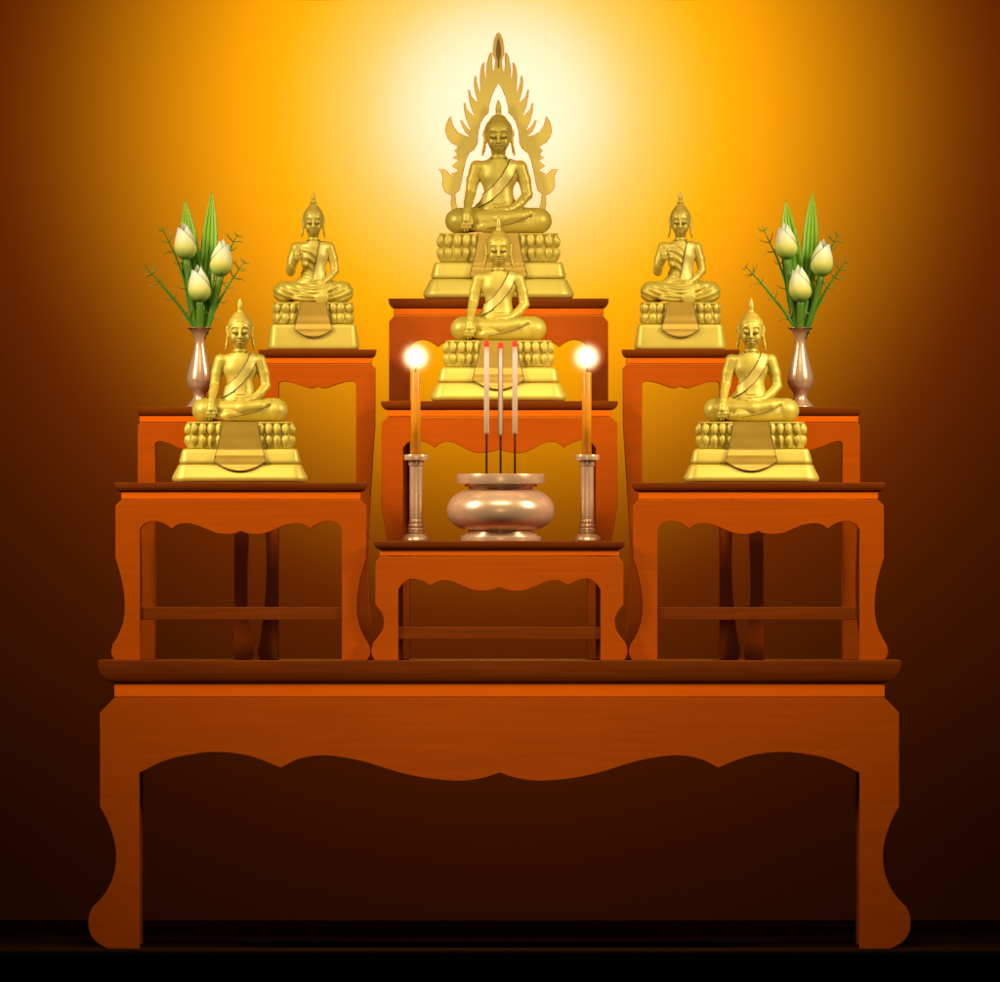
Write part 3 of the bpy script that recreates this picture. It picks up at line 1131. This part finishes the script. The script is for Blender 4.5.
def halo(parent):
    """openwork flame halo standing behind the figure, drawn on its left half"""
    U = lambda u, v: ((u - 482) / 5.456, (v - 70) / 5.456)          # units from the tip, v downwards
    outer = [(482, 70), (470, 83), (460, 112), (454, 150), (452, 184), (460, 206), (467, 224), (463, 255), (456, 285), (447, 268), (444, 240), (446, 205), (445, 181),
             (438, 182), (428, 205), (420, 245), (417, 285), (414, 328), (406, 305), (402, 275), (405, 236), (399, 235), (388, 262), (383, 300), (384, 345), (383, 400),
             (372, 380), (362, 345), (359, 308), (352, 308), (350, 350), (355, 390), (370, 452), (350, 440), (330, 415), (323, 383), (317, 384), (322, 425), (332, 470), (350, 527),
             (328, 512), (308, 490), (299, 455), (293, 456), (298, 500), (310, 550), (332, 606), (310, 590), (292, 570), (281, 549), (275, 551), (286, 580), (300, 610), (326, 637),
             (290, 632), (258, 615), (236, 585), (226, 555), (222, 526), (210, 545), (198, 572), (193, 605), (202, 638), (222, 668), (262, 692),
             (243, 716), (260, 736), (234, 752), (264, 768), (230, 798), (264, 824), (227, 840), (236, 855), (212, 842), (190, 818), (155, 815),
             (172, 832), (180, 865), (176, 900), (186, 930), (205, 948), (228, 958), (223, 1000), (230, 1044)]
    inner = [(262, 1044), (248, 1000), (243, 952), (268, 928), (280, 875), (290, 820), (303, 765), (320, 727), (352, 702), (366, 672), (370, 610), (384, 560), (404, 527),
             (426, 508), (428, 470), (440, 424), (460, 378), (482, 345)]
    oL = [U(*p) for p in outer]
    iL = [U(*p) for p in inner]
    # two halves meet on the centre line: one closed outline
    path = oL + iL
    full = path + [(-x, y) for x, y in reversed(path)][1:-1]
    sx, sz = 1 / 1.11, 1 / 1.075            # the statue carrying it is scaled up
    Z0 = (339.5 - 339.5) + (233.7 - 32.83) / 1.075   # tip height above the figure's seat
    yb = 17.0
    P3 = [(x * sx * S, yb * S, (Z0 - y * sz) * S) for x, y in full]
    mb = MB()
    mb.prism([(p[0], p[2]) for p in P3], (yb - 1.4) * S, (yb + 1.4) * S)
    plate = mb.build('flame_halo', M['gold_halo'], parent)
    # raised rim following the outline
    rim = MB()
    n = len(P3)
    r_ = 0.50 * S
    rr = []
    for i in range(n):
        a, b_, c = Vector(P3[i - 1]), Vector(P3[i]), Vector(P3[(i + 1) % n])
        t = ((b_ - a).normalized() + (c - b_).normalized())
        if t.length < 1e-3:
            t = (c - b_)
        t.normalize()
        nrm = Vector((t.z, 0, -t.x))
        rr.append([tuple(b_ + nrm * r_ * math.cos(k * math.pi / 4) + Vector((0, 1, 0)) * (r_ * 2.6) * math.sin(k * math.pi / 4)) for k in range(8)])
    rr.append(rr[0])
    rim.rings(rr, close=False)
    rim.build('rim', M['inlay'], plate, smooth=True)
    # brown leaf set into the topmost flame
    leaf = [(482, 95), (474, 125), (468, 165), (470, 200), (477, 222), (478, 262)]
    lp = [U(*p) for p in leaf]
    fullp = lp + [(-x, y) for x, y in reversed(lp)][0:-1]
    mb = MB()
    mb.prism([(x * sx * S, (Z0 - y * sz) * S) for x, y in fullp], (yb - 2.2) * S, (yb - 1.0) * S)
    mb.build('flame_inlay', M['inlay'], plate)
    return plate


def statues():
    PART_MAT = {'sash': M['gold_pale'], 'hair': M['gold_dull']}
    for k in ('sash_border', 'eyebrows', 'eyes', 'mouth', 'robe_line'):
        PART_MAT[k] = M['line']
    grp = 'gilded seated statues on the altar tables'
    E = figure('earth')
    B = figure('blessing')
    meshes = {}
    for nm, (P, Q) in E.items():
        meshes['e', nm] = np_mesh(nm, (P - np.array([0, 0, 0])) * S, Q, PART_MAT.get(nm, M['gold']))
    k = np.array([0.833, 0.86, 0.886])
    for nm, (P, Q) in B.items():
        meshes['b', nm] = np_mesh(nm, P * k * S, Q, PART_MAT.get(nm, M['gold']))

    H = 60.8          # pedestal height under the figure, three-step pedestal

    def earth(loc, label):
        root = thing('buddha_statue', loc, label, 'statue', grp)
        for nm in E:
            o = bpy.data.objects.new(nm, meshes['e', nm])
            o.location = (0, 0, H * S)
            link(o, root)
        finial(root, H + 108.6)
        lotus_band(54.5, 32, 14, 34.0, 60.8, 8.3, root)
        tier(rounded([(-6, 0.0), (5.5, 0.0), (7.4, 4.2), (0.6, 17.6), (-1.5, 18.4), (-8, 18.4)], 2.2), 61, 37, 8, 'pedestal_slab', M['gold'], root)
        tier(rounded([(-6, 18.6), (0.2, 18.6), (1.0, 21.0), (-2.2, 32.4), (-4, 33.8), (-9, 33.8)], 2.0), 60, 36, 8, 'pedestal_slab', M['gold'], root)
        drape(root, 18.2, 26.0, 60.9, 21.5, 11.8, [(60.9, -33.6), (47, -34.4), (34, -35.2), (26, -38.2), (19, -39.4), (11, -42.6)])
        return root

    YC = 0.075 + 0.15
    c1 = earth((WX(240, YC), YC, WZ(482.5, 0.075)), 'gold seated statue with hand over knee on the front left table')
    copy_thing(c1, (WX(751.2, YC), YC, WZ(482.5, 0.075)), 'gold seated statue with hand over knee on the front right table')
    YB = 0.34 + 0.135
    copy_thing(c1, (WX(498.5, YB), YB, WZ(401, 0.34)), 'gold seated statue in the centre behind the three incense sticks', (1 + YB / D,) * 3)
    YA = 0.66 + 0.145
    a = copy_thing(c1, (WX(498.5, YA), YA, WZ(298.3, 0.66)), 'highest gold seated statue framed by a pointed flame halo')
    s = 1 + YA / D
    a.scale = (1.11 * s, 1.10 * s, 1.075 * s)
    pl = halo(a)
    pl.location = (0, 0, H * S)

    Hb = 47.4
    YD = 0.50 + 0.17
    d = thing('buddha_statue', (WX(313.3, YD), YD, WZ(349.4, 0.50)), 'smaller gold statue with raised palm on the inner left table', 'statue', grp)
    for nm in B:
        o = bpy.data.objects.new(nm, meshes['b', nm])
        o.location = (0, 0, Hb * S)
        link(o, d)
    finial(d, Hb + 97.4, 0.84, 0.60, y=6.6, knob=True)
    lotus_band(40.6, 26, 12, 25.6, 47.4, 8.0, d, ribs=False)
    tier(rounded([(-6, 0.0), (1.2, 0.0), (2.0, 3.0), (-1.2, 23.6), (-2.6, 25.4), (-8, 25.4)], 2.2), 44, 30, 8, 'pedestal_slab', M['gold'], d)
    drape(d, 13.2, 19.0, 47.5, 20.5, 12.8, [(47.5, -27.4), (36, -28.2), (26, -29.6), (20, -31.6), (12, -33.0)])
    d.scale = (1 + YD / D,) * 3
    copy_thing(d, (WX(680.4, YD), YD, WZ(349.4, 0.50)), 'smaller gold statue with raised palm on the inner right table')


# ---------------------------------------------------------------- vases and flowers
def bud_mesh(w, h, flip):
    """closed lotus bud of overlapping pointed petals"""
    out = []
    # azimuth from the front, height, girth, half span, tip radius
    rows = [(170, 0.74, 0.84, 110, 0.45), (-110, 0.74, 0.86, 95, 0.50), (-150, 1.0, 0.88, 100, 0.56), (100, 0.72, 0.88, 100, 0.55), (28, 0.955, 0.90, 120, 0.16), (-54, 0.86, 1.03, 150, 0.84)]
    for az, hf, rf, span, tip in rows:
        mb = MB()
        nu, nv = 30, 30
        az = -az if flip else az
        grid = []
        for side in (0, 1):
            for i in range(nv + 1):
                v = i / nv
                egg = math.sqrt(max(0.0, 1 - ((v - 0.42) / 0.60) ** 2)) if v > 0.42 else math.sqrt(max(0.0, 1 - ((0.42 - v) / 0.43) ** 2))
                rad = w * rf * (egg * (1 - v ** 4) + tip * v ** 4)
                sp = span * max(0.0, 1 - v ** 1.7) ** 0.75
                for j in range(nu + 1):
                    u = -1 + 2 * j / nu
                    a = R(az + sp * u)
                    rr = rad - (0.0 if side == 0 else 0.022 * w) - 0.02 * w * u * u
                    grid.append((rr * math.sin(a), -rr * math.cos(a), v * h * hf))
        W = nu + 1
        N = W * (nv + 1)
        f = []
        for i in range(nv):
            for j in range(nu):
                q = i * W + j
                f.append((q, q + 1, q + W + 1, q + W))
                f.append((N + q, N + q + W, N + q + W + 1, N + q + 1))
        for i in range(nv):
            q = i * W
            f.append((q, q + W, N + q + W, N + q))
            q += nu
            f.append((q, N + q, N + q + W, q + W))
        mb.add(grid, f)
        out.append(mb)
    return out


def vase_and_flowers(px, side):
    y = 0.46 + 0.16
    f = S * (1 + y / D)
    zt = WZ(407.6, 0.46)
    base = Vector((WX(px, y), y, zt))
    v = thing('vase', base, 'pink bronze vase on the outer %s table' % side, 'vase', 'bronze vases of lotus buds')
    prof = [(11.6, 0), (13.1, 0.8), (12.8, 2.0), (10.4, 4.6), (8.0, 7.4), (6.6, 10.6), (6.5, 13.4), (8.0, 16.4), (11.2, 20.8), (12.9, 26), (13.1, 29.4), (12.2, 35), (10.4, 42), (8.2, 50), (6.4, 57),
            (5.3, 62.5), (5.1, 66.5), (5.9, 71), (8.0, 75.4), (10.6, 78.4), (13.7, 80.2)]
    c = catmull(prof, 4)
    sc = (WZ(327.4, y) - zt) / (80.2 * f)
    inner = [(max(r_ - 0.9, 3.0), z) for r_, z in reversed(c) if z > 50]
    mb = MB()
    mb.lathe([(r_ * f, z * f * sc) for r_, z in c + inner], 56)
    mb.build('vase_body', M['bronze'], v, smooth=True)
    zr = 80.2 * f * sc           # rim height

    def pt(x, py, dy=0.0):       # point of the left vase's picture -> position above the vase foot
        return Vector(((x - 199.7) * f, dy * f, WZ(py, y) - zt))
    gl = 'lotus buds standing in the two vases'
    buds = [((186.0, 259.5), 11.7, 37.4, False, 6, -3, 'highest white lotus bud in the %s vase'),
            ((220.6, 276.5), 11.7, 37.8, True, -6, -2, 'white lotus bud leaning right in the %s vase'),
            ((200.0, 302.3), 11.7, 38.0, False, 0, -9, 'lowest white lotus bud at the front of the %s vase')]
    for (bx, by), w, h, flip, tilt, dy, lab in buds:
        p = pt(bx, by, dy)
        root = thing('lotus_bud', base + p, lab % side, 'flower', gl)
        for mb in bud_mesh(w * f, h * f, flip):
            o = mb.build('petal', M['petal'], root, smooth=True)
            ul = o.data.uv_layers.new(name='UVMap')
            for lp in o.data.loops:
                k = lp.vertex_index % (31 * 31)
                ul.data[lp.index].uv = (abs((k % 31) - 15) / 15, (k // 31) / 30)
        foot = Vector(((199.7 + (bx - 199.7) * 0.14 - 199.7) * f, dy * 0.2 * f, zr - 0.028)) - p
        mid = Vector((foot.x * 0.45, foot.y * 0.4, foot.z * 0.5))
        mb = MB()
        pts = catmull([(0, 0, 0.004), tuple(mid), tuple(foot)], 6)
        mb.tube(pts, [3.7 * f] * (len(pts) - 3) + [3.0 * f] * 3, 12)
        mb.build('stem', M['stem_olive'] if w else M['stem'], root, smooth=True)
        # sepals cupping the bud
        mb = MB()
        mb.lathe([(0.5 * f, -0.6 * f), (3.2 * f, 0.1 * f), (5.0 * f, 1.6 * f), (5.6 * f, 2.6 * f), (0.5 * f, 1.4 * f)], 20)
        mb.build('sepal', M['stem'], root, smooth=True)
    # two long striped leaves
    gv = 'long green leaves standing in the two vases'
    leaves = [([(199, 327, 6.0), (197.5, 305, 10.5), (194.5, 280, 11), (191.0, 255, 10.2), (188.0, 230, 7.6), (186.2, 212, 3.6), (185.3, 198.5, 0.15)], 6, 'shorter striped green leaf behind the highest bud of the %s vase'),
              ([(201, 327, 6.0), (203, 305, 9.0), (206, 280, 8.2), (208.6, 255, 8.4), (210.0, 232, 7.6), (211.0, 210, 4.4), (211.6, 190.3, 0.15)], 9, 'tallest striped green leaf in the %s vase')]
    for pts, dy, lab in leaves:
        root = thing('long_leaf', base + Vector((0, 0, zr)), lab % side, 'leaf', gv)
        cc = catmull(pts, 5)
        nu = 10
        verts, uv = [], []
        n = len(cc)
        for sd in (0, 1):
            for i, (x, py, hw) in enumerate(cc):
                t = i / (n - 1)
                for j in range(nu + 1):
                    u = -1 + 2 * j / nu
                    q = pt(x, py, 0)
                    yy = (dy * min(1, t * 2.5) + 3.0 * t * t - 3.2 * u * u * (hw / 10) - 0.5 * abs(math.sin(u * 2 * math.pi))) * f + (0.5 * f if sd else 0)
                    verts.append((q.x + u * hw * f, yy, q.z - zr - (0.012 if i == 0 else 0)))
        W = nu + 1
        N = W * n
        faces, fu = [], []
        for i in range(n - 1):
            for j in range(nu):
                a = i * W + j
                faces.append((a, a + 1, a + W + 1, a + W))
                faces.append((N + a, N + a + W, N + a + W + 1, N + a + 1))
        for i in range(n - 1):
            a = i * W
            faces.append((a, a + W, N + a + W, N + a))
            a += nu
            faces.append((a, N + a, N + a + W, a + W))
        o = mesh_obj('blade', verts, faces, M['leaf'], root, smooth=True)
        ul = o.data.uv_layers.new(name='UVMap')
        for lp in o.data.loops:
            k = lp.vertex_index % N
            ul.data[lp.index].uv = ((k % W) / nu, (k // W) / (n - 1))
    # thorny asparagus sprigs
    gs = 'thin thorny sprigs in the two vases'
    sprigs = [([(196, 330), (184, 312), (168, 292), (157, 279), (150, 271.5), (143.5, 265.5)], -3, 'lowest thorny sprig spreading left from the %s vase'),
              ([(196.5, 330), (191, 305), (184, 279), (176, 257), (172, 248.5), (167, 238), (161.5, 226)], 1, 'thorny sprig passing left of the highest bud in the %s vase'),
              ([(207, 330), (214, 312), (222, 296), (229, 284), (236, 274), (241, 266.5), (245.5, 259.5)], -3, 'longest thorny sprig spreading right from the %s vase'),
              ([(205, 330), (213, 300), (221, 275), (227, 258), (231, 247), (235, 239), (238, 234)], 5, 'thorny sprig half hidden behind the right-leaning bud of the %s vase')]
    rnd = random.Random(5)
    for pts, dy, lab in sprigs:
        root = thing('thorny_sprig', base + Vector((0, 0, zr)), lab % side, 'sprig', gs)
        cc = [pt(x, py, dy) - Vector((0, 0, zr)) for x, py in catmull(pts, 5)]
        cc[0].z -= 0.01
        n = len(cc)
        mb = MB()
        mb.tube([tuple(p) for p in cc], [(1.6 - 1.3 * (i / (n - 1)) ** 1.2) * f for i in range(n)], 7)
        n_stem = len(mb.f)
        for i in range(3, n - 1, 5):
            p = cc[i]
            t = (cc[min(i + 1, n - 1)] - cc[i - 1]).normalized()
            sd = Vector((-t.z, 0, t.x))
            for sgn in (1, -1):
                for kk in range(2 if i > n * 0.55 else 1):
                    ln = rnd.uniform(8.0, 15) * f * (1.0 if i < n * 0.8 else 0.6)
                    ang = rnd.uniform(0.25, 0.8)
                    d = (sd * sgn * math.cos(ang) + t * math.sin(ang) + Vector((0, rnd.uniform(-.5, .5), 0))).normalized()
                    d2 = (d + Vector((0, 0, 0.7 * rnd.uniform(0.2, 1)))).normalized() if rnd.random() < .6 else (d - Vector((0, 0, 0.5))).normalized()
                    a0, a1, a2 = p, p + d * ln * 0.5, p + d * ln * 0.5 + d2 * ln * 0.5
                    mb.tube([tuple(a0), tuple(a0.lerp(a1, .5)), tuple(a1), tuple(a1.lerp(a2, .55)), tuple(a2)], [0.55 * f, 0.6 * f, 0.5 * f, 0.34 * f, 0.06 * f], 5)
        o = mb.build('thorny_stem', M['stem'], root, smooth=True)
        o.data.materials.append(M['thorn'])
        for p in o.data.polygons:
            p.material_index = 1 if p.index >= n_stem else 0


# ---------------------------------------------------------------- burner, incense and candles
def burner():
    y = 0.05 + 0.125
    f = S * (1 + y / D)
    zt = WZ(541, 0.05)
    cx = 500.7
    r = thing('incense_burner', (WX(cx, y), y, zt), 'round pink bronze incense burner with wide rim on the lowest centre table', 'incense burner')
    mb = MB()
    foot = rounded([(30, 0), (40, 0), (40, 5.0), (36, 5.2), (36, 7.2), (33, 7.4), (33, 10.2), (30, 10.4)], 0.5, 2)
    mb.lathe([(a * f, z * f) for a, z in foot], 72)
    mb.build('foot', M['bronze'], r, angle=35)
    mb = MB()
    bowl = [(30, 10.2), (36.5, 11.4), (43, 14), (48.5, 18), (52.2, 23), (53.8, 29), (53.4, 35), (51, 40.5), (46.6, 45.4), (41, 49), (35, 51.2), (31, 51.8)]
    mb.lathe([(a * f, z * f) for a, z in catmull(bowl, 4)], 72)
    mb.build('bowl', M['bronze'], r, smooth=True)
    mb = MB()
    rim = rounded([(29, 51.8), (32, 51.8), (32, 54.0), (36, 54.2), (36, 57.0), (44.2, 57.2), (44.2, 67.3), (40.5, 67.3), (40.5, 60), (29, 60)], 0.6, 2)
    mb.lathe([(a * f, z * f) for a, z in rim], 72)
    mb.build('rim', M['bronze'], r, angle=35)
    mb = MB()
    mb.lathe([(40.3 * f, 58 * f), (40.3 * f, 65.0 * f), (30 * f, 65.6 * f), (15 * f, 66.2 * f), (0.3 * f, 66.0 * f)], 48)
    mb.build('ash', M['ash'], r, smooth=True)
    # three incense sticks
    labs = ['incense stick nearest the left candle, red glowing tip', 'middle incense stick, its red tip slightly lower than the others', 'incense stick nearest the right candle, red glowing tip']
    for k, (x, top, bot) in enumerate(((486.6, 340.2, 434.8), (500.6, 341.8, 436.2), (514.9, 340.2, 434.8))):
        yy = y - 0.02 + (0.012 if k == 1 else 0)
        s = thing('incense_stick', (WX(x, yy), yy, zt + 63 * f), labs[k], 'incense stick', 'incense sticks in the burner')
        zz = lambda py: WZ(py, yy) - (zt + 63 * f)
        mb = MB()
        mb.tube([(0, 0, 0), (0, 0, zz(bot - 3))], 1.05 * f, 10)
        mb.build('bare_stick', M['stick'], s, smooth=True)
        mb = MB()
        rr = 2.65 * f
        zt2 = zz(top + 6.5)
        mb.lathe([(0.2 * f, zz(bot)), (1.7 * f, zz(bot - 0.6)), (rr, zz(bot - 2.6)), (rr, zz(bot - 40)), (rr, zt2)], 20)
        mb.build('paste', M['incense'], s, smooth=True)
        mb = MB()
        mb.lathe([(rr * 0.98, zt2 + 0.0002), (rr * 0.99, zz(top + 4.5)), (rr * 0.95, zz(top + 2)), (rr * 0.62, zz(top + 0.5)), (rr * 0.05, zz(top))], 20)
        mb.build('ember', M['ember'], s, smooth=True)


def candles():
    y = 0.05 + 0.115
    f = S * (1 + y / D)
    zt = WZ(541, 0.05)
    for cx, side in ((416.2, 'left'), (587.2, 'right')):
        h = thing('candle_holder', (WX(cx, y), y, zt), 'pink bronze column candle holder %s of the incense burner' % side, 'candle holder', 'bronze candle holders')
        mb = MB()
        mb.lathe([(a * f, z * f) for a, z in rounded([(12, 0), (14.3, 0), (14.2, 1.2), (12.8, 4.0), (10, 6.4), (7.8, 7.2), (7, 7.2)], 0.8, 3)], 40)
        mb.build('foot', M['bronze'], h, angle=40)
        mb = MB()
        mb.lathe([(a * f, z * f) for a, z in rounded([(7, 7.2), (8.2, 7.4), (8.2, 12.4), (7.0, 12.8), (7.7, 14), (7.7, 16), (6.7, 16.6), (7.0, 18), (7.0, 20.5), (6.5, 21), (6.5, 75), (7.6, 75.6), (7.6, 80.8), (6, 81)], 0.5, 2)], 40)
        mb.build('column', M['bronze'], h, angle=40)
        mb = MB()
        mb.lathe([(a * f, z * f) for a, z in rounded([(6, 80.8), (12.3, 80.8), (12.3, 86.4), (5.6, 86.4), (5.2, 84), (0.3, 84)], 0.5, 2)], 40)
        mb.build('drip_pan', M['bronze'], h, angle=40)
        zc = zt + 84.2 * f
        c = thing('candle', (WX(cx - 0.5, y), y, zc), 'lit amber candle in the %s bronze holder' % side, 'candle', 'lit amber candles')
        top = WZ(371.9, y) - zc
        mb = MB()
        mb.lathe([(4.85 * f, 0), (4.8 * f, top * 0.5), (4.7 * f, top - 1.2 * f), (4.2 * f, top - 0.3 * f), (2.5 * f, top - 0.9 * f), (0.2 * f, top - 1.2 * f)], 28)
        mb.build('wax', M['wax'], c, smooth=True)
        mb = MB()
        mb.tube([(0, 0, top - 2 * f), (0.1 * f, 0, top + 2.5 * f), (0.5 * f, 0, top + 5.2 * f)], 0.75 * f, 8)
        mb.build('wick', M['wick'], c, smooth=True)
        mb = MB()
        rr = 25 * f
        mb.lathe([(max(rr * math.sin(math.pi * i / 24), 1e-4), -rr * math.cos(math.pi * i / 24)) for i in range(25)], 36)
        fl = mb.build('flame', M['flame'], c, smooth=True)
        fl.location = (0, 0, WZ(357, y) - zc)


# ---------------------------------------------------------------- light and camera
def look(o, target):
    d = Vector(target) - Vector(o.location)
    o.rotation_euler = d.to_track_quat('-Z', 'Y').to_euler()


def spot(name, loc, target, power, color, angle, blend=1.0, radius=0.1):
    l = bpy.data.lights.new(name, 'SPOT')
    l.energy = power
    l.color = color
    l.spot_size = R(angle)
    l.spot_blend = blend
    l.shadow_soft_size = radius
    o = bpy.data.objects.new(name, l)
    o.location = loc
    look(o, target)
    COL.objects.link(o)
    return o


def area(name, loc, target, power, color, sx, sy, spread=180):
    l = bpy.data.lights.new(name, 'AREA')
    l.energy = power
    l.color = color
    l.shape = 'RECTANGLE'
    l.size, l.size_y = sx, sy
    l.spread = R(spread)
    o = bpy.data.objects.new(name, l)
    o.location = loc
    look(o, target)
    COL.objects.link(o)
    return o


def lights():
    w = bpy.data.worlds.new('World')
    scene.world = w
    w.use_nodes = True
    bg = w.node_tree.nodes['Background']
    bg.inputs['Color'].default_value = (1, 0.62, 0.3, 1)
    bg.inputs['Strength'].default_value = 0.004
    gz = WZ(112, YW)
    # unseen coloured lights added behind the altar to make the wall's glow
    spot('wall_glow_light', (0, YW - 1.07, gz), (0, YW, gz), 72, (1, 0.22, 0.0), 157, 1.0, 0.05)
    spot('wall_glow_light', (0, YW - 1.50, gz), (0, YW, gz), 138, (1, 0.95, 0.0), 86, 1.0, 0.05)
    spot('wall_glow_light', (0, YW - 1.07, gz), (0, YW, gz), 105, (0.7, 0.25, 1), 40, 1.0, 0.05)
    spot('wall_glow_light', (0, YW - 1.07, gz), (0, YW, gz), 62, (0.7, 0.2, 1), 58, 1.0, 0.05)
    # front light from high above, so that it falls on the floor behind the altar and not on the wall
    for s in (-1, 1):
        spot('unseen_front_light', (s * 0.6, -2.8, 4.3), (s * 0.62, 0.15, 1.02), 335, (1, 0.80, 0.46), 30, 1.0, 0.3)
    spot('unseen_front_light', (0, -2.2, 4.0), (0, 0.62, 1.80), 100, (1, 0.86, 0.54), 30, 1.0, 0.3)
    spot('unseen_front_light', (0, -6.0, 2.1), (0, 0.7, 1.96), 330, (1, 0.84, 0.52), 11, 1.0, 0.4)  # near-level fill light added to brighten the top statue
    spot('unseen_front_light', (0, -6.0, 1.0), (0, 0.3, 1.05), 60, (1, 0.76, 0.40), 26, 1.0, 0.4)  # low fill light added to lift the rear table legs
    for s in (-1, 1):
        area('side_highlight_light', (s * 2.4, -0.9, 2.7), (s * 0.25, 0.3, 1.2), 14, (1, 0.84, 0.60), 0.35, 1.4, 60)  # unseen strip lights added for highlights along the bronze edges


def camera():
    c = bpy.data.cameras.new('camera')
    c.sensor_fit = 'HORIZONTAL'
    c.sensor_width = 36
    c.lens = 36 * D / (1000 * S)
    c.clip_start = 1
    c.clip_end = 400
    o = bpy.data.objects.new('camera', c)
    o.location = (0, -D, ZC)
    o.rotation_euler = (R(90), 0, 0)
    COL.objects.link(o)
    scene.camera = o


setting()
tables()
statues()
vase_and_flowers(199.7, 'left')
vase_and_flowers(800.4, 'right')
burner()
candles()
lights()
camera()

vs = scene.view_settings
vs.view_transform = 'Standard'
vs.look = 'None'
vs.exposure = 0
vs.gamma = 1
scene.cycles.use_denoising = True
scene.cycles.max_bounces = 8
scene.cycles.volume_bounces = 0
scene.cycles.sample_clamp_indirect = 6
